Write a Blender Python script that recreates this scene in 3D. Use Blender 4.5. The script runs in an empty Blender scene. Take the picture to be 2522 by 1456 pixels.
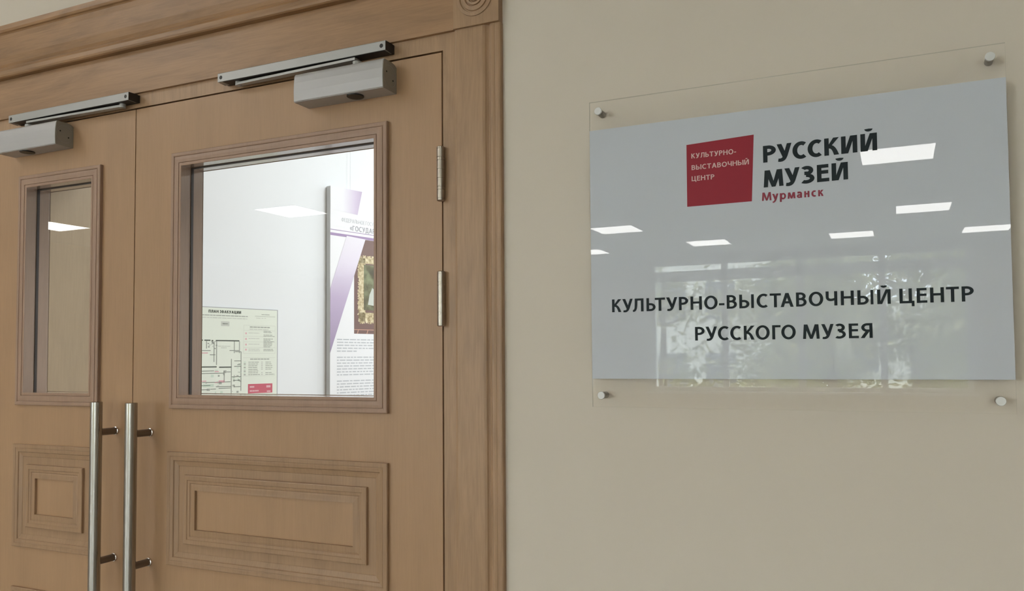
import bpy, math, random
from mathutils import Vector, Matrix
random.seed(7)
SC = bpy.context.scene
COL = SC.collection
PI = math.pi

# ------------------------------------------------------------------ camera
F, CX, CY = 2001.55, 1313.05, 802.22            # focal length and optical centre in photo pixels
cam_d = bpy.data.cameras.new('camera')
cam_d.sensor_fit = 'HORIZONTAL'; cam_d.sensor_width = 36.0
cam_d.lens = F / 2522 * 36.0
cam_d.shift_x = -(CX - 1261) / 2522
cam_d.shift_y = (CY - 728) / 2522
cam_d.clip_start = 0.02; cam_d.clip_end = 200
cam = bpy.data.objects.new('camera', cam_d); COL.objects.link(cam)
r = Vector((0.911882, 0.410373, -0.008022)); u = Vector((0.024351, -0.034581, 0.999105)); f = Vector((-0.409728, 0.911262, 0.041527))
cam.matrix_world = Matrix(((r.x, u.x, -f.x, 0), (r.y, u.y, -f.y, -1.30), (r.z, u.z, -f.z, 1.5), (0, 0, 0, 1)))
SC.camera = cam

# ------------------------------------------------------------------ world, exposure
W = bpy.data.worlds.new('overcast_sky'); SC.world = W; W.use_nodes = True
bg = W.node_tree.nodes['Background']
bg.inputs['Color'].default_value = (0.80, 0.90, 1.0, 1); bg.inputs['Strength'].default_value = 13.0
SC.view_settings.view_transform = 'Standard'; SC.view_settings.look = 'None'
SC.view_settings.gamma = 1.0; SC.view_settings.use_curve_mapping = False
SC.view_settings.exposure = 0.79
HALL_LAMP = 11.0      # radiance of the hall's ceiling panels
ROOM_LAMP = 15.2      # radiance of the unseen panels added to light the gallery
CEIL = 3.23
GLASS_TINT = (1, 1, 1, 1)

# ------------------------------------------------------------------ materials
def lin(c):
    return tuple(((x / 255) / 12.92 if x / 255 <= 0.04045 else ((x / 255 + 0.055) / 1.055) ** 2.4) for x in c)
def mat(name, color, rough=0.6, metal=0.0, coat=0.0, spec=0.5, emit=None, estr=0.0):
    m = bpy.data.materials.new(name); m.use_nodes = True
    b = m.node_tree.nodes['Principled BSDF']
    b.inputs['Base Color'].default_value = (*color, 1); b.inputs['Roughness'].default_value = rough
    b.inputs['Metallic'].default_value = metal; b.inputs['Specular IOR Level'].default_value = spec
    b.inputs['Coat Weight'].default_value = coat; b.inputs['Coat Roughness'].default_value = 0.0
    if emit: b.inputs['Emission Color'].default_value = (*emit, 1); b.inputs['Emission Strength'].default_value = estr
    return m
def mapped(m, scale):
    nt = m.node_tree
    g = nt.nodes.new('ShaderNodeNewGeometry'); mp = nt.nodes.new('ShaderNodeMapping')
    mp.inputs['Scale'].default_value = scale
    nt.links.new(g.outputs['Position'], mp.inputs['Vector'])
    return mp.outputs['Vector']
def noise(m, vec, scale, detail=4, rough=0.55, dist=0.0):
    n = m.node_tree.nodes.new('ShaderNodeTexNoise')
    n.inputs['Scale'].default_value = scale; n.inputs['Detail'].default_value = detail
    n.inputs['Roughness'].default_value = rough; n.inputs['Distortion'].default_value = dist
    m.node_tree.links.new(vec, n.inputs['Vector']); return n.outputs['Fac']
def ramp(m, fac, stops):
    r_ = m.node_tree.nodes.new('ShaderNodeValToRGB'); e = r_.color_ramp.elements
    e[0].position, e[0].color = stops[0][0], (*stops[0][1], 1)
    e[1].position, e[1].color = stops[-1][0], (*stops[-1][1], 1)
    for p, c in stops[1:-1]:
        x = e.new(p); x.color = (*c, 1)
    m.node_tree.links.new(fac, r_.inputs['Fac']); return r_.outputs['Color']
def mixc(m, a, b, fac, mode='MIX'):
    n = m.node_tree.nodes.new('ShaderNodeMix'); n.data_type = 'RGBA'; n.blend_type = mode
    m.node_tree.links.new(a, n.inputs[6]); m.node_tree.links.new(b, n.inputs[7])
    if isinstance(fac, float): n.inputs[0].default_value = fac
    else: m.node_tree.links.new(fac, n.inputs[0])
    return n.outputs[2]
def setc(m, c): m.node_tree.links.new(c, m.node_tree.nodes['Principled BSDF'].inputs['Base Color'])
def bump(m, fac, strength, dist):
    n = m.node_tree.nodes.new('ShaderNodeBump'); n.inputs['Strength'].default_value = strength; n.inputs['Distance'].default_value = dist
    m.node_tree.links.new(fac, n.inputs['Height']); m.node_tree.links.new(n.outputs['Normal'], m.node_tree.nodes['Principled BSDF'].inputs['Normal'])
def mul(c, k): return tuple(x * k for x in c)

def wood(name, base, axis, contrast=0.10, streak=0.06, rough=0.42, warp=1.5):
    """oak veneer; axis = grain direction ('x' or 'z')"""
    m = mat(name, base, rough, spec=0.35)
    sc1 = (1.2, 6, 6) if axis == 'x' else (6, 6, 1.2)
    sc2 = (3.0, 60, 60) if axis == 'x' else (60, 60, 3.0)
    v1 = mapped(m, sc1); v2 = mapped(m, sc2)
    n1 = noise(m, v1, 2.2, 5, 0.6, warp); n2 = noise(m, v2, 5.0, 3, 0.6)
    c1 = ramp(m, n1, [(0.25, mul(base, 1 - contrast * 1.6)), (0.5, base), (0.75, mul(base, 1 + contrast))])
    c2 = ramp(m, n2, [(0.3, mul((1, 1, 1), 1 - streak * 2)), (0.55, (1, 1, 1)), (0.8, mul((1, 1, 1), 1 + streak))])
    setc(m, mixc(m, c1, c2, 1.0, 'MULTIPLY'))
    bump(m, n2, 0.06, 0.001)
    return m
OAK = (0.378, 0.224, 0.122)
M = {}
M['leaf'] = wood('oak_veneer_door', OAK, 'z', 0.05, 0.025, warp=0.6)
M['frame_oak'] = wood('oak_frame_vertical', (0.360, 0.219, 0.124), 'z', 0.13, 0.06, warp=2.2)
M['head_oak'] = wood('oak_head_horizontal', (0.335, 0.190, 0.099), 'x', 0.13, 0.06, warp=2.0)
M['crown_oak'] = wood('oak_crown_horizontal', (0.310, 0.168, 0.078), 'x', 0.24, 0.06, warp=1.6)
M['mould'] = wood('oak_moulding_vertical', (0.330, 0.207, 0.143), 'z', 0.07, 0.03)
M['reveal'] = wood('varnished_oak_reveal', (0.30, 0.20, 0.14), 'z', 0.06, 0.03, rough=0.22)
M['reveal'].node_tree.nodes['Principled BSDF'].inputs['Coat Weight'].default_value = 1.0; M['reveal'].node_tree.nodes['Principled BSDF'].inputs['Coat Roughness'].default_value = 0.12
M['panel_mould'] = wood('oak_panel_moulding', (0.330, 0.200, 0.113), 'z', 0.08, 0.05)
M['lining'] = wood('oak_lining', (0.40, 0.30, 0.19), 'z', 0.05, 0.03)
M['gap'] = mat('dark_gap', (0.03, 0.018, 0.01), 0.8)
M['gasket'] = mat('dark_brown_gasket', (0.035, 0.025, 0.02), 0.6)

m = mat('beige_wall_paint', (0.60, 0.52, 0.42), 0.75, spec=0.25); M['wall'] = m
v = mapped(m, (1, 1, 1)); n1 = noise(m, v, 260, 3); n2 = noise(m, v, 2.0, 2)
setc(m, ramp(m, n2, [(0.3, (0.592, 0.518, 0.436)), (0.7, (0.606, 0.534, 0.452))])); bump(m, n1, 0.10, 0.0006)
m = mat('white_wall_paint', (0.80, 0.82, 0.84), 0.7, spec=0.25); M['white'] = m
bump(m, noise(m, mapped(m, (1, 1, 1)), 240, 3), 0.06, 0.0006)
M['ceiling'] = mat('white_ceiling', (0.78, 0.77, 0.74), 0.8)
m = mat('grey_floor_tile', (0.42, 0.38, 0.33), 0.35); M['floor'] = m
setc(m, ramp(m, noise(m, mapped(m, (1, 1, 1)), 3.0, 5), [(0.3, (0.38, 0.345, 0.30)), (0.7, (0.46, 0.42, 0.365))]))
M['closer'] = mat('grey_painted_metal', (0.40, 0.38, 0.375), 0.42, 0.15)
M['closer_cap'] = mat('grey_plastic_cap', (0.27, 0.24, 0.20), 0.5)
M['alu'] = mat('satin_aluminium', (0.34, 0.33, 0.315), 0.42, 0.3)
M['black'] = mat('black_plastic', (0.012, 0.012, 0.012), 0.45)
M['screw'] = mat('dark_screw', (0.02, 0.018, 0.016), 0.5, 0.3)
m = mat('brushed_steel', (0.37, 0.345, 0.31), 0.25, 1.0); M['steel'] = m
m.node_tree.nodes['Principled BSDF'].inputs['Anisotropic'].default_value = 0.3
bump(m, noise(m, mapped(m, (400, 400, 6)), 4, 2), 0.05, 0.0004)
M['post'] = mat('dark_steel_post', (0.20, 0.165, 0.135), 0.45, 0.8)
M['chrome'] = mat('polished_steel', (0.75, 0.72, 0.70), 0.18, 1.0)
M['nickel'] = mat('nickel_hinge', (0.38, 0.33, 0.28), 0.33, 1.0)
M['knob'] = mat('satin_nickel_cap', (0.60, 0.585, 0.565), 0.5, 0.25)
M['spacer'] = mat('grey_metal_spacer', (0.33, 0.31, 0.28), 0.5, 0.3)
m = mat('silver_film', (0.495, 0.51, 0.55), 0.55, 0.0, coat=1.0, spec=0.1); M['silver'] = m
m.node_tree.nodes['Principled BSDF'].inputs['Coat IOR'].default_value = 1.42
M['ink'] = mat('black_vinyl', (0.010, 0.016, 0.019), 0.55, spec=0.2)
M['red'] = mat('red_vinyl', (0.27, 0.014, 0.027), 0.5, spec=0.25)
M['redink'] = mat('red_vinyl_letters', (0.24, 0.03, 0.05), 0.5, spec=0.25)
M['pink'] = mat('pale_vinyl_letters', (0.62, 0.43, 0.40), 0.5, spec=0.25)

def glass(name, ior, tint, trans=1.0):
    m = bpy.data.materials.new(name); m.use_nodes = True; nt = m.node_tree; nt.nodes.clear()
    o = nt.nodes.new('ShaderNodeOutputMaterial'); mx = nt.nodes.new('ShaderNodeMixShader')
    # Schlick reflectance, the same from either side of the sheet
    lw = nt.nodes.new('ShaderNodeLayerWeight'); lw.inputs['Blend'].default_value = 0.5
    pw = nt.nodes.new('ShaderNodeMath'); pw.operation = 'POWER'; pw.inputs[1].default_value = 5.0
    nt.links.new(lw.outputs['Facing'], pw.inputs[0])
    r0 = ((ior - 1) / (ior + 1)) ** 2
    fr = nt.nodes.new('ShaderNodeMath'); fr.operation = 'MULTIPLY_ADD'; fr.inputs[1].default_value = 1 - r0; fr.inputs[2].default_value = r0
    nt.links.new(pw.outputs[0], fr.inputs[0])
    t = nt.nodes.new('ShaderNodeBsdfTransparent'); t.inputs['Color'].default_value = tint
    g = nt.nodes.new('ShaderNodeBsdfGlossy'); g.inputs['Roughness'].default_value = 0.0
    g.inputs['Color'].default_value = (1, 1, 1, 1)
    nt.links.new(fr.outputs[0], mx.inputs[0]); nt.links.new(t.outputs[0], mx.inputs[1]); nt.links.new(g.outputs[0], mx.inputs[2])
    nt.links.new(mx.outputs[0], o.inputs['Surface'])
    return m
M['acrylic'] = glass('clear_acrylic', 1.40, (0.997, 0.997, 0.996, 1))
M['acrylic_edge'] = glass('acrylic_edge', 1.40, (0.72, 0.74, 0.72, 1))
M['pane'] = glass('window_glass', 1.45, (0.97, 0.985, 0.98, 1))
M['lamp'] = mat('lit_diffuser', (0.9, 0.9, 0.9), 0.5, emit=(1.0, 0.985, 0.95), estr=HALL_LAMP)
M['room_lamp'] = mat('lit_gallery_diffuser', (0.9, 0.9, 0.9), 0.5, emit=(0.93, 0.965, 1.0), estr=ROOM_LAMP)
M['lamp_rim'] = mat('white_lamp_rim', (0.85, 0.85, 0.85), 0.4)
M['plastic_white'] = mat('white_window_frame', (0.75, 0.75, 0.74), 0.4)
M['paper'] = mat('pale_green_paper', (0.76, 0.80, 0.71), 0.5)
M['plan_edge'] = mat('grey_board_edge', (0.42, 0.43, 0.44), 0.5)
M['print_dark'] = mat('dark_print', (0.06, 0.075, 0.06), 0.6)
M['print_grey'] = mat('grey_print', (0.36, 0.38, 0.34), 0.6)
M['print_lgrey'] = mat('pale_grey_print', (0.56, 0.58, 0.53), 0.6)
M['print_green'] = mat('green_print', (0.58, 0.69, 0.58), 0.6)
M['print_red'] = mat('red_print', (0.56, 0.10, 0.15), 0.6)
M['print_pink'] = mat('pale_pink_print', (0.72, 0.42, 0.46), 0.6)
M['board_white'] = mat('white_board', (0.82, 0.82, 0.84), 0.5)
M['board_edge'] = mat('shade_grey_board_side', (0.60, 0.62, 0.63), 0.6)  # grey carries the shade on the board's unlit side
M['text_grey'] = mat('grey_text_print', (0.50, 0.52, 0.55), 0.6)
M['text_mid'] = mat('mid_grey_text_print', (0.33, 0.33, 0.37), 0.6)
M['purple'] = mat('purple_print', (0.36, 0.26, 0.44), 0.6)
m = mat('purple_fading_print', (0.5, 0.4, 0.55), 0.6); M['ribbon'] = m
vec = mapped(m, (1, 1, 1)); sep = m.node_tree.nodes.new('ShaderNodeSeparateXYZ'); m.node_tree.links.new(vec, sep.inputs[0])
mr = m.node_tree.nodes.new('ShaderNodeMapRange'); mr.inputs[1].default_value = 1.54; mr.inputs[2].default_value = 1.99
m.node_tree.links.new(sep.outputs[2], mr.inputs[0])
setc(m, ramp(m, mr.outputs[0], [(0.0, (0.34, 0.27, 0.40)), (0.45, (0.50, 0.41, 0.57)), (0.75, (0.72, 0.66, 0.77)), (1.0, (0.78, 0.75, 0.81))]))
m = mat('purple_top_print', (0.5, 0.4, 0.55), 0.6); M['ribbon_top'] = m
sep = m.node_tree.nodes.new('ShaderNodeSeparateXYZ'); m.node_tree.links.new(mapped(m, (1, 1, 1)), sep.inputs[0])
mr = m.node_tree.nodes.new('ShaderNodeMapRange'); mr.inputs[1].default_value = -1.965; mr.inputs[2].default_value = -1.92
m.node_tree.links.new(sep.outputs[0], mr.inputs[0])
setc(m, ramp(m, mr.outputs[0], [(0.0, (0.82, 0.82, 0.84)), (0.38, (0.80, 0.79, 0.83)), (0.7, (0.62, 0.54, 0.68)), (1.0, (0.44, 0.35, 0.50))]))
M['photo_wall'] = mat('brown_print', (0.19, 0.115, 0.105), 0.6)
m = mat('gilt_print', (0.50, 0.40, 0.22), 0.6); M['gilt'] = m
setc(m, ramp(m, noise(m, mapped(m, (1, 1, 1)), 90, 4), [(0.3, (0.26, 0.19, 0.09)), (0.5, (0.56, 0.46, 0.28)), (0.7, (0.80, 0.72, 0.52))]))
m = mat('painting_print', (0.12, 0.13, 0.06), 0.6); M['painting'] = m
setc(m, ramp(m, noise(m, mapped(m, (1, 1, 1)), 18, 3), [(0.3, (0.05, 0.04, 0.03)), (0.5, (0.13, 0.12, 0.07)), (0.75, (0.30, 0.34, 0.20))]))
M['rail'] = mat('peach_print', (0.55, 0.32, 0.24), 0.6)
M['wire'] = mat('steel_wire', (0.62, 0.64, 0.67), 0.5, 0.2)
M['bark'] = mat('tree_bark', (0.09, 0.065, 0.05), 0.9)
m = mat('tree_leaves', (0.2, 0.22, 0.1), 0.7); M['leaves'] = m
setc(m, ramp(m, noise(m, mapped(m, (1, 1, 1)), 1.4, 2), [(0.3, (0.20, 0.24, 0.12)), (0.7, (0.48, 0.44, 0.22))]))
M['facade'] = mat('pale_facade', (0.74, 0.71, 0.62), 0.8)
M['dark_window'] = mat('dark_facade_window', (0.10, 0.11, 0.12), 0.2)
M['ground'] = mat('grass_ground', (0.16, 0.17, 0.09), 0.9)

# ------------------------------------------------------------------ mesh helpers
class MB:
    def __init__(s): s.v = []; s.f = []; s.sm = []; s.mi = []
    def face(s, pts, smooth=False, mi=0):
        b = len(s.v); s.v += [tuple(p) for p in pts]; s.f.append(tuple(range(b, b + len(pts)))); s.sm.append(smooth); s.mi.append(mi)
    def box(s, x0, x1, y0, y1, z0, z1):
        b = len(s.v)
        s.v += [(x, y, z) for z in (z0, z1) for y in (y0, y1) for x in (x0, x1)]
        for q in ((0, 2, 3, 1), (4, 5, 7, 6), (0, 1, 5, 4), (2, 6, 7, 3), (0, 4, 6, 2), (1, 3, 7, 5)):
            s.f.append(tuple(b + i for i in q)); s.sm.append(False); s.mi.append(0)
        return s
    def grid(s, rows, closed=False, smooth=True, flip=False):
        b = len(s.v); n = len(rows[0])
        for r_ in rows: s.v += [tuple(p) for p in r_]
        for i in range(len(rows) - 1):
            for j in range(n if closed else n - 1):
                k = (j + 1) % n
                q = (b + i * n + j, b + i * n + k, b + (i + 1) * n + k, b + (i + 1) * n + j)
                s.f.append(q[::-1] if flip else q); s.sm.append(smooth); s.mi.append(0)
    def lathe(s, prof, origin, axis, seg=32, smooth=True):
        """prof: (radius, along) pairs turned about axis; each segment has its own vertices so edges stay crisp"""
        o = Vector(origin); ax = Vector(axis).normalized()
        a = ax.orthogonal().normalized(); b_ = ax.cross(a)
        for (r0, h0), (r1, h1) in zip(prof[:-1], prof[1:]):
            rows = [[o + ax * h + (a * math.cos(t) + b_ * math.sin(t)) * rr for t in [2 * PI * k / seg for k in range(seg)]] for rr, h in ((r0, h0), (r1, h1))]
            s.grid(rows, True, smooth)
        return s
    def tube(s, pts, rads, seg=10, caps=True):
        pts = [Vector(p) for p in pts]; rows = []
        for i, p in enumerate(pts):
            d = (pts[min(i + 1, len(pts) - 1)] - pts[max(i - 1, 0)]).normalized()
            a = d.orthogonal().normalized() if i == 0 else (a - d * a.dot(d)).normalized()
            b_ = d.cross(a); rr = rads[i] if isinstance(rads, (list, tuple)) else rads
            rows.append([p + (a * math.cos(t) + b_ * math.sin(t)) * rr for t in [2 * PI * k / seg for k in range(seg)]])
        s.grid(rows, True, True)
        if caps: s.face(rows[0][::-1]); s.face(rows[-1])
        return s
    def rect_frame(s, x0, x1, z0, z1, prof, close=False):
        """mitred frame; prof = (inset, y) pairs from outside to inside"""
        rows = [[(x0 + i, y, z0 + i), (x1 - i, y, z0 + i), (x1 - i, y, z1 - i), (x0 + i, y, z1 - i)] for i, y in prof]
        for r0, r1 in zip(rows[:-1], rows[1:]): s.grid([r0, r1], True, False)
        return s
    def prism_x(s, prof, x0, x1):
        """profile of (y, z) pairs swept along x, closed by ends"""
        for a, b in zip(prof, prof[1:] + prof[:1]):
            s.face([(x0, *a), (x1, *a), (x1, *b), (x0, *b)])
        s.face([(x0, *p) for p in prof][::-1]); s.face([(x1, *p) for p in prof])
        return s
    def prism_z(s, prof, z0, z1):
        for a, b in zip(prof, prof[1:] + prof[:1]):
            s.face([(*a, z0), (*b, z0), (*b, z1), (*a, z1)])
        s.face([(*p, z0) for p in prof][::-1]); s.face([(*p, z1) for p in prof])
        return s
    def build(s, name, material, parent=None, recalc=True):
        o = Vector((0, 0, 0)); p = parent
        while p is not None: o += p.location; p = p.parent
        me = bpy.data.meshes.new(name)
        me.from_pydata([tuple(Vector(q) - o) for q in s.v], [], s.f)
        for i, pl in enumerate(me.polygons): pl.use_smooth = s.sm[i]; pl.material_index = s.mi[i]
        mats = material if isinstance(material, (list, tuple)) else [material]
        for q in mats: me.materials.append(q)
        if recalc:
            import bmesh
            bm = bmesh.new(); bm.from_mesh(me); bmesh.ops.recalc_face_normals(bm, faces=bm.faces); bm.to_mesh(me); bm.free()
        ob = bpy.data.objects.new(name, me); COL.objects.link(ob)
        if parent is not None: ob.parent = parent
        return ob
def tag(o, label=None, cat=None, group=None, kind=None):
    if label: o['label'] = label
    if cat: o['category'] = cat
    if group: o['group'] = group
    if kind: o['kind'] = kind
    return o
def thing(name, loc, label, cat, group=None, kind=None):
    o = bpy.data.objects.new(name, None); o.empty_display_size = 0.05; COL.objects.link(o); o.location = loc
    return tag(o, label, cat, group, kind)
def copy_tree(o, loc=None, parent=None):
    c = o.copy(); COL.objects.link(c); c.parent = parent
    if loc is not None: c.location = loc
    for ch in list(o.children): copy_tree(ch, None, c)
    return c

# ------------------------------------------------------------------ lettering: humanist sans capitals drawn stroke by stroke
def bez(p, n=10):
    out = []
    for i in range(n + 1):
        t = i / n
        if len(p) == 3: out.append(tuple((1 - t) ** 2 * p[0][k] + 2 * t * (1 - t) * p[1][k] + t * t * p[2][k] for k in (0, 1)))
        else: out.append(tuple((1 - t) ** 3 * p[0][k] + 3 * t * (1 - t) ** 2 * p[1][k] + 3 * t * t * (1 - t) * p[2][k] + t ** 3 * p[3][k] for k in (0, 1)))
    return out
def strip(pts, wd, cut0=None, cut1=None):
    """polyline with width; cut0/cut1 = heights at which the ends are cut level"""
    n = len(pts); L = []; R_ = []
    for i, p in enumerate(pts):
        a = pts[max(i - 1, 0)]; b = pts[min(i + 1, n - 1)]
        dx, dy = b[0] - a[0], b[1] - a[1]; l = math.hypot(dx, dy) or 1e-9
        w_ = (wd[0] + (wd[1] - wd[0]) * i / (n - 1)) if isinstance(wd, tuple) else wd
        nx, ny = -dy / l * w_ / 2, dx / l * w_ / 2
        q, r_ = [p[0] + nx, p[1] + ny], [p[0] - nx, p[1] - ny]
        c = cut0 if i == 0 else cut1 if i == n - 1 else None
        if c is not None and abs(dy) > 1e-9:
            for e in (q, r_): e[0] += dx / dy * (c - e[1]); e[1] = c
        L.append(tuple(q)); R_.append(tuple(r_))
    return [[L[i], L[i + 1], R_[i + 1], R_[i]] for i in range(n - 1)]
def ring(cx, cy, rx, ry, tx, ty, a0=0, a1=360, n=28):
    o = []; A = [math.radians(a0 + (a1 - a0) * i / n) for i in range(n + 1)]
    P = [(cx + rx * math.cos(t), cy + ry * math.sin(t)) for t in A]; Q = [(cx + (rx - tx) * math.cos(t), cy + (ry - ty) * math.sin(t)) for t in A]
    return [[P[i], P[i + 1], Q[i + 1], Q[i]] for i in range(n)]
def rc(x0, y0, x1, y1): return [[(x0, y0), (x1, y0), (x1, y1), (x0, y1)]]
def glyph(c, w, H, s, t):
    ov = 0.015 * H
    if c in 'Кк':
        return rc(0, 0, s, H) + [[(s * .8, .47 * H), (s * 1.2, .44 * H), (w - .01 * w, H), (w - 1.28 * s, H), (s * .8, .56 * H)]] + \
            strip(bez([(s * .9, .50 * H), (.60 * w, .53 * H), (.72 * w, .22 * H), (w - .62 * s, 0)]), (t, s * 1.05), None, 0)
    if c == 'У':
        return strip([(w - .56 * s, H), (.58 * w, .30 * H)] + bez([(.55 * w, .24 * H), (.44 * w, -.01 * H), (.10 * w, .055 * H)], 8), (s, t * .95), H) + \
            strip([(.57 * s, H), (.52 * w, .27 * H)], s * 1.02, H)
    if c == 'у':
        return strip([(w - .5 * s, H), (.55 * w, .10 * H)] + bez([(.52 * w, .02 * H), (.38 * w, -.36 * H), (.06 * w, -.36 * H)], 8), (s, t * .9), H) + \
            strip([(.52 * s, H), (.52 * w, .10 * H)], s, H)
    if c in 'Лл':
        x = .20 * w
        return rc(x, H - t, w, H) + rc(w - s, 0, w, H) + strip([(x + s / 2, H - t / 2), (x + s * .45, .55 * H)] + bez([(x + s * .42, .45 * H), (x + .35 * s, .02 * H), (.02 * w, .06 * H)], 8), (s, t * .95))
    if c in 'Дд':
        x = .16 * w
        return rc(x, H - t, .84 * w, H) + rc(.84 * w - s, 0, .84 * w, H) + rc(0, 0, w, t) + rc(0, -.2 * H, s * .85, t) + rc(w - s * .85, -.2 * H, w, t) + strip([(x + s / 2, H - t / 2), (x + s * .45, .5 * H), (.10 * w + s * .4, t * .5)], s)
    if c in 'Ьь':
        y = .61 * H
        return rc(0, 0, s, H) + rc(0, 0, .45 * w, t) + rc(0, y - t, .45 * w, y) + ring(.45 * w, y / 2, .55 * w, y / 2, s, t, -90, 90)
    if c in 'Тт': return rc(0, H - t, w, H) + rc(w / 2 - s / 2, 0, w / 2 + s / 2, H)
    if c == 'Р':
        y = .40 * H
        return rc(0, 0, s, H) + rc(0, H - t, .40 * w, H) + rc(0, y, .40 * w, y + t) + ring(.40 * w, (H + y) / 2, .60 * w, (H - y) / 2, s * 1.05, t, -90, 90)
    if c == 'р': return rc(0, -.42 * H, s, H) + ring(.53 * w, .5 * H, .47 * w, .5 * H + ov, s, t)
    if c in 'Нн': return rc(0, 0, s, H) + rc(w - s, 0, w, H) + rc(s * .5, .46 * H, w - s * .5, .46 * H + t)
    if c in 'Оо': return ring(w / 2, H / 2, w / 2, H / 2 + ov, s * 1.05, t * 1.02, 0, 360, 40)
    if c in 'Сс': return ring(.62 * w, H / 2, .62 * w, H / 2 + ov, s * 1.08, t * 1.05, 54, 306, 34)
    if c == '-': return rc(0, .27 * H, w, .27 * H + t * .95)
    if c in 'Вв':
        y = .535 * H
        return rc(0, 0, s, H) + rc(0, H - t * .95, .45 * w, H) + rc(0, y - t * .5, .45 * w, y + t * .45) + rc(0, 0, .45 * w, t * .95) + \
            ring(.42 * w, (H + y - t * .5) / 2, .50 * w, (H - y + t * .5) / 2, s, t * .95, -90, 90) + ring(.44 * w, (y + t * .45) / 2, .56 * w, (y + t * .45) / 2, s, t * .95, -90, 90)
    if c == 'I': return rc(0, 0, w, H)
    if c in 'Аа' and c == 'А':
        a = 1.08 * s; e = .56 * s
        return [[(0, 0), (a * .98, 0), (w / 2 + e, H), (w / 2 - e, H)], [(w, 0), (w - a * .98, 0), (w / 2 - e, H), (w / 2 + e, H)]] + rc(.22 * w, .25 * H, .78 * w, .25 * H + t)
    if c == 'а':
        return strip([(w - s / 2, 0), (w - s / 2, .62 * H)] + bez([(w - s / 2, .70 * H), (w - s * .6, H - t * .4), (.50 * w, H - t * .45), (.14 * w, .86 * H)], 8), s, 0) + ring(.46 * w, .29 * H, .46 * w, .29 * H + ov, s * .9, t, 20, 340)+ rc(.5 * w, .56 * H - t * .8, w - s * .4, .56 * H)
    if c in 'Чч':
        return rc(w - s, 0, w, H) + strip([(s / 2, H), (s / 2, .68 * H)] + bez([(s / 2, .60 * H), (s * .55, .38 * H), (.48 * w, .34 * H), (w - s * .6, .48 * H)], 10), (s, t), H)
    if c in 'ИиЙй':
        o = rc(0, 0, s, H) + rc(w - s, 0, w, H) + [[(s * .55, 0), (s * 1.5, 0), (w - s * .55, H), (w - s * 1.5, H)]]
        if c in 'Йй': o += ring(w / 2, 1.27 * H, .25 * w, .16 * H, s * .9, t * .85, 185, 355, 16)
        return o
    if c == 'Ц':
        b = w - .72 * s
        return rc(0, 0, s, H) + rc(b - s, 0, b, H) + rc(0, 0, w, t) + rc(w - .86 * s, -.21 * H, w, t)
    if c in 'Ее' and c == 'Е': return rc(0, 0, s, H) + rc(0, H - t, w * .95, H) + rc(0, .46 * H, w * .93, .46 * H + t) + rc(0, 0, w, t)
    if c == 'Г': return rc(0, 0, s, H) + rc(0, H - t, w, H)
    if c in 'Мм':
        k = .06 * w
        return [[(0, 0), (s * .98, 0), (k + s, H), (k, H)], [(w, 0), (w - s * .98, 0), (w - k - s, H), (w - k, H)],
                [(k, H), (k + 1.22 * s, H), (w / 2 + .42 * s, .0), (w / 2 - .42 * s, .0)], [(w - k, H), (w - k - 1.22 * s, H), (w / 2 - .42 * s, 0), (w / 2 + .42 * s, 0)]]
    if c == 'З':
        return ring(.40 * w, .745 * H, .52 * w, .255 * H + ov, s * 1.02, t, -92, 142, 20) + ring(.36 * w, .275 * H, .64 * w, .275 * H + ov, s * 1.02, t, -128, 92, 22) + rc(.22 * w, .49 * H, .45 * w, .49 * H + t)
    if c == 'Я':
        y = .42 * H
        return rc(w - s, 0, w, H) + rc(.55 * w, H - t, w, H) + rc(.55 * w, y, w, y + t) + ring(.55 * w, (H + y) / 2, .50 * w, (H - y) / 2, s, t, 90, 270) + strip(bez([(.60 * w, y + t * .3), (.42 * w, .30 * H), (.56 * s, 0)]), s * 1.02, None, 0)
    if c == 'Ф': return rc(w / 2 - s / 2, -.03 * H, w / 2 + s / 2, 1.04 * H) + ring(w / 2, .5 * H, w / 2, .40 * H, s, t)
    if c == '«': return strip([(.45 * w, .72 * H), (.10 * w, .42 * H), (.45 * w, .12 * H)], t) + strip([(.95 * w, .72 * H), (.60 * w, .42 * H), (.95 * w, .12 * H)], t)
    if c == 'П': return rc(0, 0, s, H) + rc(w - s, 0, w, H) + rc(0, H - t, w, H)
    if c == 'Э': return ring(.38 * w, H / 2, .62 * w, H / 2 + ov, s * 1.08, t * 1.05, -126, 126, 30) + rc(.3 * w, .46 * H, .9 * w, .46 * H + t)
    return []
WID = dict(К=.74, У=.80, Л=.84, Ь=.70, Т=.77, Р=.70, Н=.84, О=.97, В=.71, I=.2, С=.80, А=.88, Ч=.76, Й=.84, И=.84, Ц=.90, Е=.63, М=1.08, З=.66, Г=.58, Я=.72, Ф=1.05, Д=.90, П=.84, Э=.78)
WID['-'] = .40; WID['«'] = .6; WID[' '] = .30
def layout(text, width, H, gap=.14):
    """letters spread over a given width: (char, x0, x1)"""
    text = text.replace('Ы', 'ЬI'); x = 0; o = []
    for c in text:
        if c == ' ': x += WID[' ']; continue
        o.append((c, x, x + WID[c])); x += WID[c] + gap
    k = width / (x - gap)
    return [(c, a * k, b * k) for c, a, b in o]
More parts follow.
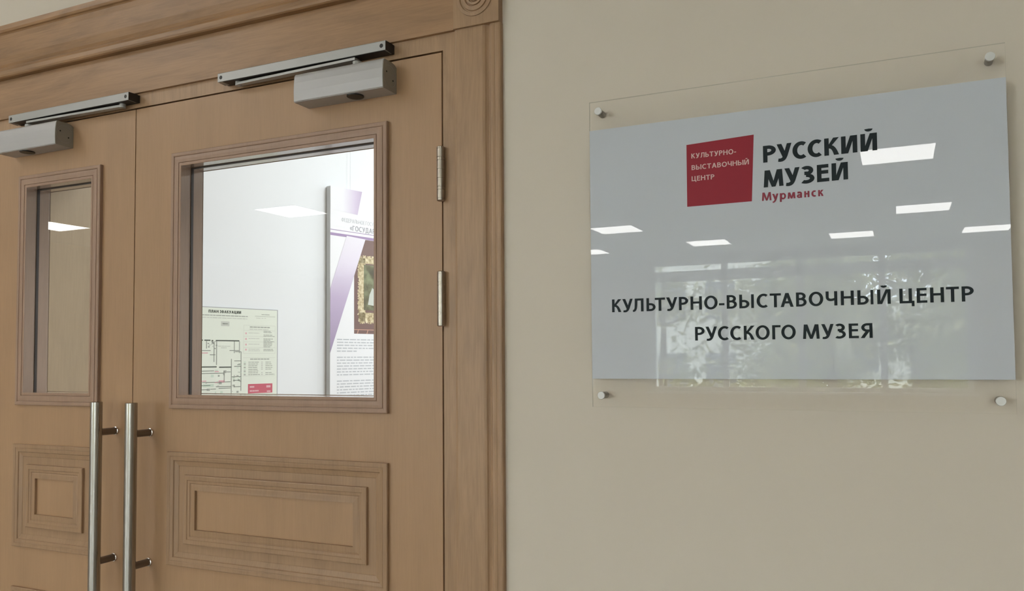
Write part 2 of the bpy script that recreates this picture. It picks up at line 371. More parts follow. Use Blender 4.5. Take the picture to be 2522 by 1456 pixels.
def letters(mb, items, z0, H, s, t, place, thick=0.0004, xh=None):
    """items: (char, x0, x1); place(x, z, d) -> world point, d = height above the surface"""
    for c, x0, x1 in items:
        h = xh if (xh and c.islower()) else H
        for ip, poly in enumerate(glyph(c, x1 - x0, h, s, t)):
            lift = ip * 2.5e-6                       # keeps overlapping strokes from sharing one plane
            a = sum(p[0] * q[1] - q[0] * p[1] for p, q in zip(poly, poly[1:] + poly[:1]))
            if a < 0: poly = poly[::-1]
            fr = [place(x0 + p[0], z0 + p[1], thick + lift) for p in poly]
            mb.face(fr)
            if thick > 0.0003:
                bk = [place(x0 + p[0], z0 + p[1], 0) for p in poly]
                for i in range(len(fr)):
                    j = (i + 1) % len(fr); mb.face([fr[i], bk[i], bk[j], fr[j]])

# ================================================================== THE SETTING
WT = 0.35                                            # depth of the wall round the door
DX0, DX1, DZ = -2.118, -0.735, 2.105                 # rough opening
HX0, HX1, HY = -11.0, 6.0, -12.2                     # hall limits
w = MB()
w.box(HX0, DX0, 0, WT, 0, CEIL); w.box(DX1, HX1, 0, WT, 0, CEIL); w.box(DX0, DX1, 0, WT, DZ, CEIL)
tag(w.build('wall_north', M['wall']), 'plain beige painted wall holding the double door and the sign', 'wall', kind='structure')
tag(MB().box(HX0, HX1, HY, 0, -0.1, 0).build('floor', M['floor']), 'grey tiled floor of the hall', 'floor', kind='structure')
tag(MB().box(HX0, HX1, HY, 0, CEIL, CEIL + .1).build('ceiling', M['ceiling']), 'white ceiling of the hall with square lamps', 'ceiling', kind='structure')
tag(MB().box(HX0 - .2, HX0, HY, WT, 0, CEIL).build('wall_west', M['wall']), 'beige end wall of the hall far to the left', 'wall', kind='structure')
tag(MB().box(HX1, HX1 + .2, HY, WT, 0, CEIL).build('wall_east', M['wall']), 'beige end wall of the hall to the right', 'wall', kind='structure')
WIN = [(-3.86, 0.99), (-9.2, -4.9), (1.75, 5.6)]   # far wall: the mirrored window, then unseen ones added for daylight
WZ0, WZ1 = 0.95, 3.14
w = MB(); xs = [HX0]
for a, b in sorted(WIN): xs += [a, b]
xs.append(HX1)
for i in range(0, len(xs), 2): w.box(xs[i], xs[i + 1], HY - .3, HY, 0, CEIL)
for a, b in WIN: w.box(a, b, HY - .3, HY, 0, WZ0); w.box(a, b, HY - .3, HY, WZ1, CEIL)
tag(w.build('wall_south', M['wall']), 'beige window wall seen mirrored in the sign', 'wall', kind='structure')
for i, (a, b) in enumerate(WIN):
    root = thing('window_%d' % (i + 1), ((a + b) / 2, HY - .12, WZ0), ['white framed window with trees outside mirrored low in the sign', 'unseen window added for daylight left of the mirrored one', 'unseen window added for daylight right of the mirrored one'][i], 'window', kind='structure')
    fm = MB(); y0, y1 = HY - .16, HY - .08
    fm.rect_frame(a, b, WZ0, WZ1, [(0, y0), (0, y1), (.07, y1), (.07, y0), (0, y0)])
    n = 3
    for k in range(1, n + 1):
        xm = a + 1.25 if (k == 1) else a + 1.25 + (b - a - 1.25) * (k - 1) / n
        fm.box(xm - .05, xm + .05, y0, y1, WZ0 + .05, WZ1 - .05)
    fm.box(a + .05, b - .05, y0, y1, WZ1 - .34, WZ1 - .17)
    fm.build('window_frame', M['plastic_white'], root)
    MB().box(a + .06, b - .06, HY - .125, HY - .12, WZ0 + .06, WZ1 - .06).build('glass_pane', M['pane'], root)
    MB().box(a - .05, b + .05, HY - .10, HY + .14, WZ0 - .035, WZ0).build('window_sill', M['plastic_white'], root)

# the gallery behind the door: its left wall leaves the door at a slight angle
A14 = math.radians(14); GU = Vector((math.sin(A14), math.cos(A14), 0)); GN = Vector((GU.y, -GU.x, 0)); G0 = Vector((-2.2, WT, 0))
def gp(s, z, off=0.0): return G0 + GU * s + GN * off + Vector((0, 0, z))
GC = 3.0
w = MB(); e = gp(5.0, 0)
w.prism_z([(G0.x, G0.y), (e.x, e.y), (e.x - .4, e.y), (G0.x - .4, G0.y)], 0, GC)
tag(w.build('wall_gallery_left', M['white']), 'bright white gallery wall seen through the door window', 'wall', kind='structure')
tag(MB().box(-1.9, 3.2, e.y, e.y + .2, 0, GC).build('wall_gallery_back', M['white']), 'white back wall of the gallery behind the door', 'wall', kind='structure')
tag(MB().box(3.0, 3.2, WT, e.y, 0, GC).build('wall_gallery_right', M['white']), 'white right wall of the gallery behind the door', 'wall', kind='structure')
tag(MB().box(-2.8, 3.2, WT, e.y + .2, GC, GC + .1).build('ceiling_gallery', M['ceiling']), 'white ceiling of the gallery behind the door', 'ceiling', kind='structure')
tag(MB().box(-2.8, 3.2, 0, e.y + .2, -.1, 0).build('floor_gallery', M['floor']), 'floor of the gallery behind the door', 'floor', kind='structure')

# ------------------------------------------------------------------ timber surround
YD = -0.004                                          # face of the leaves and of the door frame
CX0, CX1 = -0.7355, -0.640                           # right casing
MX = -2.8555                                         # mirror: x -> MX - x gives the left side
def surround():
    # door frame (jambs, head) with a rebate stop
    fr = MB()
    J1, J0 = -0.7630, MX + 0.7630
    fr.box(J1, CX0 + .002, YD, .066, 0, 2.112); fr.box(MX - CX0 - .002, J0, YD, .066, 0, 2.112); fr.box(J0, J1, YD, .066, 2.078, 2.112)
    fr.box(J1 - .014, J1, .045, .066, 0, 2.078); fr.box(J0, J0 + .014, .045, .066, 0, 2.078); fr.box(J0 + .014, J1 - .014, .045, .066, 2.062, 2.078)
    tag(fr.build('trim_1', M['frame_oak']), 'flat oak door frame close round both leaves', 'door frame', kind='structure')
    def casing(name, flip, label):
        prof = [(-0.640, 0), (-0.640, -.007), (-.6415, -.0095), (-.644, -.0105), (-.648, -.0105), (-.6505, -.0101), (-.6515, -.0095), (-.6525, -.0101), (-.656, -.0108), (-.660, -.0105), (-.6628, -.008), (-.6640, -.0055), (-.6665, -.0050), (-.6695, -.0068), (-.6720, -.0095), (-.676, -.0112), (-.7300, -.0112), (-.7345, -.0095), (-.7355, -.0050), (-.7355, 0)]
        if flip: prof = [(MX - x, y) for x, y in prof]
        tag(MB().prism_z(prof, 0, 2.1085).build(name, M['frame_oak']), label, 'door casing', kind='structure')
    casing('trim_2', False, 'vertical oak casing with fluted edge between the door and the beige wall')
    casing('trim_3', True, 'vertical oak casing at the far left side of the door')
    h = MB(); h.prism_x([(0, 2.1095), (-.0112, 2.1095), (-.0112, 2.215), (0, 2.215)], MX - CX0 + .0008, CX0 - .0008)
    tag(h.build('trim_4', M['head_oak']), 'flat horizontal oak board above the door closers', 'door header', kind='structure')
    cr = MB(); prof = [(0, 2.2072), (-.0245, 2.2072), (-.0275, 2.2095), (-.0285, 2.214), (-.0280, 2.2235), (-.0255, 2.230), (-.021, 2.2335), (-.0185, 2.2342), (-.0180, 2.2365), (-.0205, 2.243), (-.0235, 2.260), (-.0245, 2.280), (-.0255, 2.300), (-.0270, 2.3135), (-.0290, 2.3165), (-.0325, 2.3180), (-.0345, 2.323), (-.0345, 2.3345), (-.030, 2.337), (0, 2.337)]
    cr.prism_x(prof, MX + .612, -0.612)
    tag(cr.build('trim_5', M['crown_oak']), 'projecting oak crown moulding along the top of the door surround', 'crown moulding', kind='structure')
    def block(name, cx, label):
        b = MB().box(cx - .0465, cx + .0465, -.0165, 0, 2.1085, 2.2068)
        root = tag(b.build(name, M['frame_oak']), label, 'corner block', kind='structure')
        o = (cx - .0020, -.0165, 2.1615); k = []
        for r0, d in ((.0385, 0), (.0378, -.0035), (.0370, -.0035), (.0360, .0016), (.030, .0022), (.0285, -.0012), (.0275, -.0018), (.0262, .0022), (.0195, .0030), (.0180, -.0010), (.0172, -.0014), (.0160, .0026), (.0125, .0032), (.0112, -.0008), (.0104, -.0008), (.0090, .0032), (.004, .0040), (.0001, .0042)):
            k.append((r0, d))
        d = MB().lathe(k, o, (0, -1, 0), 56); d.build('rosette', M['frame_oak'], root)
        return root
    block('trim_6', -0.6870, 'square oak corner block carved with a round rosette at the top right of the door')
    block('trim_7', MX + 0.6870, 'square oak corner block with rosette at the far left of the door')
surround()

# ------------------------------------------------------------------ the two leaves
WPROF = [(0, 0), (0, .0075), (.0015, .0088), (.0065, .0090), (.0082, .0084), (.0088, .0070), (.0098, .0070), (.0104, .0084), (.016, .0090), (.0225, .0086), (.0230, .0070), (.0238, .0068), (.0244, .0082), (.0290, .0084), (.0300, .0076)]
PPROF = [(0, 0), (0, .0062), (.0015, .0072), (.0080, .0070), (.0092, .0060), (.0104, .0060), (.0112, .0066), (.0175, .0058), (.0190, .0036), (.0215, .0030), (.0290, .0014), (.0300, .0004), (.0475, .0004), (.0480, .0058), (.0500, .0068), (.0580, .0066), (.0592, .0052), (.0645, .0048), (.0660, .0034), (.0690, .0042), (.0760, .0046), (.0795, .0050), (.0800, .0002)]
def door_leaf(name, label, x0, x1, win, panels, hand, hinge_z, hx):
    zb, zt = 0.008, 2.0745
    wx0, wx1, wz0, wz1 = win                          # outer edge of the window moulding
    root = thing(name, ((x0 + x1) / 2, 0, 0), label, 'door', kind='structure')
    i = .0290; y0, y1 = YD, .042
    s = MB()
    s.box(x0, wx0 + i, y0, y1, zb, zt); s.box(wx1 - i, x1, y0, y1, zb, zt)
    s.box(wx0 + i, wx1 - i, y0, y1, wz1 - i, zt); s.box(wx0 + i, wx1 - i, y0, y1, zb, wz0 + i)
    s.build('leaf', M['leaf'], root)
    def fm(mb, prof, a, b, c, d, yb, sg=-1): mb.rect_frame(a, b, c, d, [(k, yb + sg * h) for k, h in prof]); return mb
    mo = fm(MB(), WPROF, wx0, wx1, wz0, wz1, YD)
    mo.build('window_moulding', M['mould'], root)
    rv = MB().rect_frame(wx0, wx1, wz0, wz1, [(.030, YD - .0076), (.030, y1 + .0076), (.0310, y1 + .0076)])
    rv.build('reveal_lining', M['reveal'], root)
    bk = fm(MB(), WPROF, wx0, wx1, wz0, wz1, y1, 1)
    bk.build('rear_moulding', M['mould'], root)
    gk = MB(); ya, yb_ = .0148, .0212
    gk.box(wx0 + .0295, wx0 + .0318, ya, yb_, wz0 + .0302, wz1 - .0295); gk.box(wx1 - .0318, wx1 - .0295, ya, yb_, wz0 + .0302, wz1 - .0295)
    gk.box(wx0 + .0318, wx1 - .0318, ya, yb_, wz1 - .0318, wz1 - .0295); gk.build('gasket', M['gasket'], root)
    a, b, c, d = wx0 + .0303, wx1 - .0303, wz0 + .0303, wz1 - .0303
    p = MB(); p.box(a, b, .0166, .0194, c, d); p.build('glass_pane', M['pane'], root)
    for (pz0, pz1) in panels:
        g = fm(MB(), PPROF, wx0 - .0045, wx1 - .0005, pz0, pz1, YD); g.build('panel_moulding', M['panel_mould'], root)
    # pull handle: bar on two posts
    hxx, hz1 = hand
    yb = -.055
    bar = MB().lathe([(.0001, 0), (.0116, 0), (.0125, .0009), (.0125, .4175), (.0116, .4184), (.0001, .4184)], (hxx, yb, hz1 - .4184), (0, 0, 1), 40).build('pull_handle', M['steel'], root)
    bar['label'] = 'brushed steel bar handle'
    for k, zp in enumerate((hz1 - .0675, hz1 - .350)):
        MB().lathe([(.0078, 0), (.0078, .046)], (hxx, yb, zp), (0, 1, 0), 24).build('post', M['post'], bar)
        MB().lathe([(.0082, 0), (.0094, .0008), (.0094, .0045), (.0001, .0045)], (hxx, yb + .0462, zp), (0, 1, 0), 28).build('end_ring', M['chrome'], bar)
    for z0 in hinge_z:
        h = MB(); L = .1015; R_ = .0074
        prof = [(.0001, 0), (R_ * .80, 0), (R_ * .98, .0012), (R_ * .98, .0040)]
        def groove(pr, z): pr += [(R_, z - .0004), (R_ * .84, z - .0004), (R_ * .84, z + .0004), (R_, z + .0004)]
        prof += [(R_ * .86, .0040), (R_ * .86, .0046), (R_, .0046)]
        for gz in (.0205, .0262, .0425, .0590, .0752, .0812): groove(prof, gz)
        prof += [(R_, L - .0046), (R_ * .86, L - .0046), (R_ * .86, L - .0040), (R_ * .98, L - .0040), (R_ * .98, L - .0012), (R_ * .8, L), (.0001, L)]
        h.lathe(prof, (hx, -.0115, z0), (0, 0, 1), 32)
        o = h.build('hinge', M['nickel'], root); o['label'] = 'nickel barrel hinge'
    return root
door_leaf('door_1', 'wide right oak door leaf with large window and bar handle', -1.5660, -.7662, (-1.4475, -.8828, 1.4000, 1.9585), [(1.0640, 1.3065), (.16, .9646)], (-1.5095, 1.4135), (1.7935, 1.5620, .22), -.7640)
door_leaf('door_2', 'narrow left oak door leaf with slim window and bar handle', -2.0893, -1.5688, (-1.9613, -1.6725, 1.4000, 1.9585), [(1.0610, 1.3055), (.16, .9646)], (-1.6180, 1.4141), (1.7935, 1.5620, .22), MX + .7640)
tag(MB().box(DX0, DX0 + .012, .067, WT, 0, DZ).build('trim_9', M['lining']), 'light oak lining of the door opening seen through the slim window', 'door lining', kind='structure')
# rebated strip behind the meeting stiles
tag(MB().box(-1.585, -1.550, .0430, .0520, .01, 2.06).build('trim_8', M['frame_oak']), 'strip covering the meeting line of the two leaves', 'door strip', kind='structure')

# ------------------------------------------------------------------ door closers
def closer(label, rail, body, arm_pivot, arm_end, plug_x, group=None):
    xr0, xr1 = rail; xb0, xb1 = body
    xr0 -= .003; xr1 += .003
    root = thing('door_closer', ((xb0 + xb1) / 2, YD, 2.04), label, 'door closer', 'door closers above the leaves')
    z0, z1 = 2.0868, 2.1056; yf = -.0345
    # rail: a C-section opening downwards, fixed to the frame
    t = .0022
    rl = MB().prism_x([(YD - .0072, z0), (yf, z0), (yf, z1 - .0015), (yf + .0015, z1), (YD - .0072, z1), ] , xr0, xr1)
    rail_o = rl.build('slide_rail', M['alu'], root); rail_o['label'] = 'satin aluminium rail'
    MB().box(xr0 + .012, xr1 - .003, yf + .0018, YD - .0080, z0 - .0006, z0 + .0002).build('slot', M['black'], rail_o)
    for xe, sg in ((xr0, -1), (xr1, 1)):
        a, b = sorted((xe, xe + sg * .0006))
        MB().prism_x([(YD - .0075, z0 - .0006), (yf + .0004, z0 + .0004), (yf + .0004, z1 - .0012), (YD - .0075, z1 - .0002)], a, b).build('end_cap', M['black'], rail_o)
    for xs_ in (xr0 + .0085, xr1 - .0090):
        MB().lathe([(.0001, .0003), (.0037, .0003), (.0040, .0002), (.0041, -.0002)], (xs_, yf, (z0 + z1) / 2 - .0005), (0, -1, 0), 24).build('screw', M['screw'], rail_o)
    # back plate filling the step to the frame
    MB().box(xr0, xr1 + .0, YD - .0074, YD, z0 + .001, z1 - .0006).build('mounting_plate', M['black'], rail_o)
    # arm
    zA = 2.0785
    ar = MB(); px, ex = arm_pivot, arm_end
    d = (Vector((ex, -.019, 0)) - Vector((px, -.026, 0))); n = Vector((-d.y, d.x, 0)).normalized() * .0085
    P = [Vector((px, -.026, 0)) + n, Vector((px, -.026, 0)) - n, Vector((ex, -.019, 0)) - n * .75, Vector((ex, -.019, 0)) + n * .75]
    ar.prism_z([(p.x, p.y) for p in P], zA, zA + .005)
    ar.lathe([(.0001, 0), (.0095, 0), (.0095, .0098), (.0001, .0098)], (px, -.026, 2.0665), (0, 0, 1), 24)
    ar.lathe([(.0001, 0), (.0068, 0), (.0068, .0115), (.0001, .0115)], (ex, -.019, 2.0775), (0, 0, 1), 24)
    ar.build('arm', M['alu'], root)
    # body with a rounded upper edge
    yb = -.049; zb0, zb1 = 2.0098, 2.0662
    prof = [(YD, zb0), (yb + .002, zb0), (yb, zb0 + .002), (yb - .0008, zb0 + .02), (yb - .0002, zb0 + .038), (yb + .0012, zb0 + .050)]
    prof += [(yb + .0022, zb1 - .003), (yb + .0045, zb1), (YD - .016, zb1), (YD - .006, zb1 - .002), (YD, zb1 - .006)]
    bd = MB().prism_x(prof, xb0 + .0012, xb1 - .0012).build('body', M['closer'], root)
    for xe, sg in ((xb0 + .0012, -1), (xb1 - .0012, 1)):
        a, b = sorted((xe, xe + sg * .0012))
        c = MB().prism_x([(y + (.0006 if y < -.02 else 0), z + (.0004 if z < 2.03 else -.0004)) for y, z in prof], a, b).build('end_cap', M['closer_cap'], bd)
        xo = xe + sg * .0012
        rg = MB().lathe([(.0205, 0), (.0205, .0004), (.0198, .0004), (.0198, 0)], (xo, -.0265, 2.0375), (sg, 0, 0), 36); rg.build('cap_ring', M['spacer'], bd)
        sc_ = MB()
        for dy, dz in ((-.011, .006), (.010, -.006)):
            sc_.lathe([(.0001, .0005), (.0017, .0005), (.0017, 0)], (xo, -.0265 + dy, 2.0375 + dz), (sg, 0, 0), 16)
        sc_.build('valve_screw', M['screw'], bd)
    MB().lathe([(.0001, 0), (.0158, 0), (.0165, .0006), (.0165, .0030)], (plug_x, -.0305, zb0 - .0026), (0, 0, 1), 28).build('spindle_cover', M['black'], bd)
    return root
closer('silver door closer over the wide leaf, nearest the rosette block', (-1.2877, -.8735), (-1.0765, -.8655), -.9405, -1.2480, -.9420)
closer('silver door closer over the narrow leaf, cut by the left picture edge', (-1.9656, -1.5590), (-1.9880, -1.7765), -1.9040, -1.5925, -1.9030)

# ------------------------------------------------------------------ the sign on the wall
SX0, SX1, SZ0, SZ1 = -0.4675, 0.1440, 1.4205, 1.9330
YS = -0.022
sign = thing('wall_sign', ((SX0 + SX1) / 2, 0, (SZ0 + SZ1) / 2), 'clear acrylic museum sign with silver panel on the beige wall right of the door', 'sign')
ac = MB().box(SX0, SX1, YS, YS + .004, SZ0, SZ1); ac.mi = [1, 1, 0, 0, 1, 1]; ac.build('acrylic_sheet', [M['acrylic'], M['acrylic_edge']], sign)
pnl = MB().box(SX0 + .0004, SX1 - .0004, YS - .0004, YS - .00005, 1.4670, 1.8842).build('silver_panel', M['silver'], sign)
pnl['label'] = 'silver grey printed panel'
for x, z in ((-.4511, 1.9157), (.1253, 1.9152), (-.4511, 1.4396), (.1253, 1.4378)):
    k = MB().lathe([(.0065, .0221), (.0065, .0246), (.0060, .0253), (.0001, .0253)], (x, 0, z), (0, -1, 0), 32)
    k = k.build('standoff', M['knob'], sign); k['label'] = 'round nickel standoff bolt'
    MB().lathe([(.0056, 0), (.0056, .0179)], (x, 0, z), (0, -1, 0), 24).build('spacer', M['spacer'], k)
YL = YS - .00042
def on_sign(lift): return lambda x, z, d: (x, YL - lift - d, z)
def add_text(name, items, z0, H, s, t, m_, lift=0.0, slope=0.0, xh=None):
    mb = MB(); xa = items[0][1]
    pl = on_sign(lift)
    letters(mb, items, z0, H, s, t, lambda x, z, d: pl(x, z + slope * (x - xa), d), xh=xh)
    return mb.build(name, m_, sign, recalc=False)
L1 = [('К', -.4309, -.4149), ('У', -.4131, -.3953), ('Л', -.3955, -.3772), ('Ь', -.3722, -.3572), ('Т', -.3582, -.3414), ('У', -.3395, -.3212), ('Р', -.3187, -.3038), ('Н', -.3, -.282), ('О', -.2783, -.2573), ('-', -.2551, -.2467), ('В', -.2431, -.2276), ('Ь', -.2238, -.2086), ('I', -.2058, -.2018), ('С', -.1976, -.1808), ('Т', -.178, -.1614), ('А', -.1621, -.1432), ('В', -.1396, -.1245), ('О', -.1214, -.1008), ('Ч', -.0974, -.0812), ('Н', -.0764, -.0584), ('Ь', -.0536, -.0384), ('I', -.0358, -.0321), ('Й', -.0269, -.009), ('Ц', .0025, .0219), ('Е', .0249, .0384), ('Н', .0421, .0597), ('Т', .0623, .0785), ('Р', .0817, .0966)]
L2 = [('Р', -.2935, -.2784), ('У', -.277, -.2588), ('С', -.2576, -.2406), ('С', -.2385, -.2216), ('К', -.2178, -.2015), ('О', -.2, -.1791), ('Г', -.1753, -.1629), ('О', -.162, -.141), ('М', -.1307, -.1071), ('У', -.1046, -.0871), ('З', -.0848, -.0706), ('Е', -.0665, -.0529), ('Я', -.0502, -.0342)]
L3 = [('Р', -.1836, -.1645), ('У', -.1633, -.1412), ('С', -.1401, -.12), ('С', -.1182, -.0979), ('К', -.0945, -.0736), ('И', -.0709, -.0486), ('Й', -.0442, -.0217)]
L4 = [('М', -.1835, -.1542), ('У', -.1526, -.1302), ('З', -.1277, -.1093), ('Е', -.1057, -.0885), ('Й', -.085, -.0623)]
L5 = [('М', -.1866, -.1724), ('у', -.1712, -.1621), ('р', -.16, -.1509), ('м', -.1486, -.1372), ('а', -.1352, -.1277), ('н', -.1245, -.117), ('с', -.1143, -.1074), ('к', -.1046, -.0969)]
add_text('lettering', L1, 1.5768, .0212, .0043, .0034, M['ink'], slope=-.0020)
add_text('lettering', L2, 1.5277, .0216, .0043, .0034, M['ink'], slope=-.0020)
add_text('logo_lettering', L3, 1.7998, .0259, .0064, .0052, M['ink'], slope=.009)
add_text('logo_lettering', L4, 1.7613, .0260, .0064, .0052, M['ink'], slope=.008)
add_text('city_lettering', L5, 1.7409, .0126, .0027, .0022, M['redink'], slope=-.004, xh=.0094)
sq = MB(); q = [(-.3028, 1.7416), (-.2018, 1.7417), (-.1971, 1.8453), (-.3025, 1.8413)]
sq.face([(x, YL - .0003, z) for x, z in q])
for i in range(4):
    j = (i + 1) % 4; sq.face([(q[i][0], YL - .0003, q[i][1]), (q[i][0], YL, q[i][1]), (q[j][0], YL, q[j][1]), (q[j][0], YL - .0003, q[j][1])])
logo = sq.build('logo_square', M['red'], sign, recalc=False); logo['label'] = 'dark red logo quadrilateral'
for txt, x0, x1, z, H in (('КУЛЬТУРНО-', -.2948, -.2243, 1.8185, .0078), ('ВЫСТАВОЧНЫЙ', -.2947, -.2052, 1.7998, .0078), ('ЦЕНТР', -.2949, -.2587, 1.7819, .0078)):
    items = [(c, x0 + a, x0 + b) for c, a, b in layout(txt, x1 - x0, H)]
    mb = MB(); letters(mb, items, z, H, .0016, .0013, on_sign(.0003), thick=.00025); mb.build('small_lettering', M['pink'], logo, recalc=False)

# ------------------------------------------------------------------ inside the gallery: evacuation plan and hanging board
def flat(mb, s0, s1, z0, z1, off): mb.face([gp(s0, z0, off), gp(s1, z0, off), gp(s1, z1, off), gp(s0, z1, off)])
def slab(mb, s0, s1, z0, z1, o0, o1):
    b = len(mb.v); P = [gp(s, z, o) for z in (z0, z1) for o in (o0, o1) for s in (s0, s1)]
    mb.v += [tuple(p) for p in P]
    for q_ in ((0, 2, 3, 1), (4, 5, 7, 6), (0, 1, 5, 4), (2, 6, 7, 3), (0, 4, 6, 2), (1, 3, 7, 5)):
        mb.f.append(tuple(b + i for i in q_)); mb.sm.append(False); mb.mi.append(0)
PS0, PS1, PZ0, PZ1 = .2400, .6595, 1.3740, 1.6855
plan = thing('evacuation_plan', gp((PS0 + PS1) / 2, PZ0, 0), 'pale green evacuation plan on the white wall behind the wide window', 'evacuation plan')
b = MB(); slab(b, PS0, PS1, PZ0, PZ1, .0002, .004); b.build('board', M['plan_edge'], plan)
b = MB(); slab(b, PS0 + .003, PS1 - .004, PZ0 + .003, PZ1 - .003, .004, .0043); b.build('printed_sheet', M['paper'], plan)
OP = .0045
def ptext(name, txt, s0, s1, z, H, sw, m_, par, off=OP):
    mb = MB(); items = [(c, s0 + a, s0 + b_) for c, a, b_ in layout(txt, s1 - s0, H)]
    letters(mb, items, z, H, sw, sw * .85, lambda x, zz, d: gp(x, zz, off + d), thick=.0001); return mb.build(name, m_, par, recalc=False)
ptext('title_print', 'ПЛАН ЭВАКУАЦИИ', .3912, .5118, 1.6655, .0095, .0026, M['print_dark'], plan)
class Ink:
    reg = None                                       # the printed block being filled
    def __init__(s, mi): s.mi = mi
    def face(s, pts): Ink.reg.face(pts, mi=s.mi)
INKS = [M['print_grey'], M['print_lgrey'], M['print_dark'], M['print_green'], M['print_red'], M['print_pink']]
g, lg, dk, gr, rd, pk = (Ink(k) for k in range(6))
BLOCKS = {k: MB() for k in ('subtitle_print', 'approval_print', 'level_stamp', 'instruction_table', 'legend_table', 'floor_plan_print', 'red_panel_print')}
def region(k): Ink.reg = BLOCKS[k]
region('subtitle_print')
rnd = random.Random(3)
def words(mb, s0, s1, z, h, gap=.004, off=OP, lo=.006, hi=.02):
    s = s0
    while s < s1 - .002:
        e_ = min(s + rnd.uniform(lo, hi), s1); flat(mb, s, e_, z, z + h, off); s = e_ + gap
words(g, .29, .538, 1.6555, .0030, .0015); words(lg, .29, .536, 1.6475, .0026, .002)
region('approval_print'); words(g, .592, .625, 1.6650, .0022, .001); flat(g, .566, .648, 1.6590, 1.6602, OP); words(lg, .57, .61, 1.652, .002)
region('level_stamp'); flat(lg, .437, .468, 1.6215, 1.6375, OP); words(g, .443, .462, 1.628, .003, .001)
# tables at the right
region('instruction_table')
for z in (1.6265, 1.6085, 1.588, 1.5685, 1.549, 1.5285): flat(lg, .522, .648, z, z + .0008, OP)
for s in (.522, .6475): flat(lg, s, s + .0007, 1.5285, 1.6265, OP)
words(g, .546, .628, 1.6190, .0038, .0015); words(lg, .545, .62, 1.612, .0026, .002)
for z in (1.5975, 1.578, 1.5585, 1.541):
    flat(pk, .5285, .5345, z - .002, z + .004, OP); words(lg, .541, .584, z + .0015, .0022, .0015)
    if z < 1.55: words(lg, .541, .586, z - .004, .0022, .0015)
zz = 1.6065
while zz > 1.534:
    words(g, .6005, rnd.uniform(.628, .646), zz, .0023, .0012); zz -= .0047 if rnd.random() > .12 else .009
region('legend_table')
for z in (1.5135, 1.4500): flat(lg, .5205, .648, z, z + .0008, OP)
words(g, .548, .624, 1.5070, .0035, .0015)
for k in range(8):
    z = 1.497 - k * .0062
    flat(g if k % 2 else gr, .5235, .5310, z - .0005, z + .0032, OP); words(g, .541, rnd.uniform(.575, .588), z, .0023, .0015)
    if k != 5: flat(lg, .592, .598, z - .0005, z + .003, OP); words(g, .609, rnd.uniform(.63, .646), z, .0022, .0015)
# the floor plan
region('floor_plan_print')
def wl(mb, s0, z0, s1, z1, t=.0022):
    if abs(s1 - s0) > abs(z1 - z0): flat(mb, s0, s1, z0 - t / 2, z0 + t / 2, OP)
    else: flat(mb, s0 - t / 2, s0 + t / 2, z0, z1, OP)
for a in ((.25, 1.5725, .372, 1.5725), (.377, 1.5725, .399, 1.5720), (.403, 1.5715, .409, 1.5715), (.418, 1.5720, .506, 1.5705), (.25, 1.4835, .422, 1.4815), (.431, 1.4820, .4765, 1.4815)): wl(dk, *a, .0040)
for a in ((.412, 1.5, .412, 1.568), (.4215, 1.49, .4215, 1.57), (.487, 1.53, .487, 1.57), (.5065, 1.53, .5065, 1.57), (.4765, 1.38, .4765, 1.51), (.5130, 1.40, .5130, 1.535), (.45, 1.43, .45, 1.468), (.385, 1.545, .385, 1.57), (.30, 1.39, .30, 1.48), (.34, 1.40, .34, 1.56), (.27, 1.43, .27, 1.57)): wl(g, *a, .0035)
for a in ((.469, 1.5385, .506, 1.5385), (.49, 1.5345, .512, 1.5345), (.36, 1.538, .40, 1.536), (.397, 1.524, .417, 1.523), (.487, 1.503, .513, 1.503), (.487, 1.484, .513, 1.484), (.25, 1.470, .413, 1.471), (.25, 1.462, .449, 1.4630), (.459, 1.4655, .474, 1.4655), (.478, 1.4490, .513, 1.4490), (.37, 1.4320, .474, 1.4345), (.487, 1.4360, .51, 1.4350), (.25, 1.4215, .40, 1.4225), (.42, 1.4165, .475, 1.4185), (.485, 1.4145, .511, 1.4145), (.25, 1.4080, .392, 1.4075), (.40, 1.4090, .42, 1.4095), (.43, 1.4110, .474, 1.4115)): wl(dk, *a, .0017)
for k in range(26):
    s = rnd.uniform(.37, .512); z = rnd.uniform(1.382, 1.472); flat(rnd.choice((g, lg, gr)), s, s + rnd.uniform(.004, .012), z, z + rnd.uniform(.003, .009), OP)
for k in range(14):
    s = rnd.uniform(.385, .418); z = rnd.uniform(1.535, 1.568); flat(rnd.choice((g, lg)), s, s + .006, z, z + .004, OP)
for k in range(12):
    s = rnd.uniform(.485, .508); z = rnd.uniform(1.42, 1.50); flat(rnd.choice((g, gr)), s, s + .008, z, z + .003, OP)
for a in ((.25, 1.5300, .39, 1.5300), (.415, 1.4675, .43, 1.4675), (.25, 1.4365, .385, 1.4365), (.416, 1.4310, .432, 1.4310)): wl(pk, *a, .0036)
flat(pk, .43, .452, 1.430, 1.438, OP); flat(gr, .372, .412, 1.417, 1.426, OP)
words(lg, .426, .472, 1.552, .0022, .001); words(lg, .437, .458, 1.5465, .0022, .001)
region('red_panel_print')
flat(rd, .5404, .6376, 1.3895, 1.4222, OP)
words(pk, .547, .566, 1.409, .006, .001, OP + .0002); words(pk, .547, .582, 1.3955, .005, .001, OP + .0002); flat(pk, .613, .63, 1.408, 1.416, OP + .0002); flat(pk, .615, .63, 1.392, 1.3975, OP + .0002)
for k, mb in BLOCKS.items(): mb.build(k, INKS, plan, recalc=False)

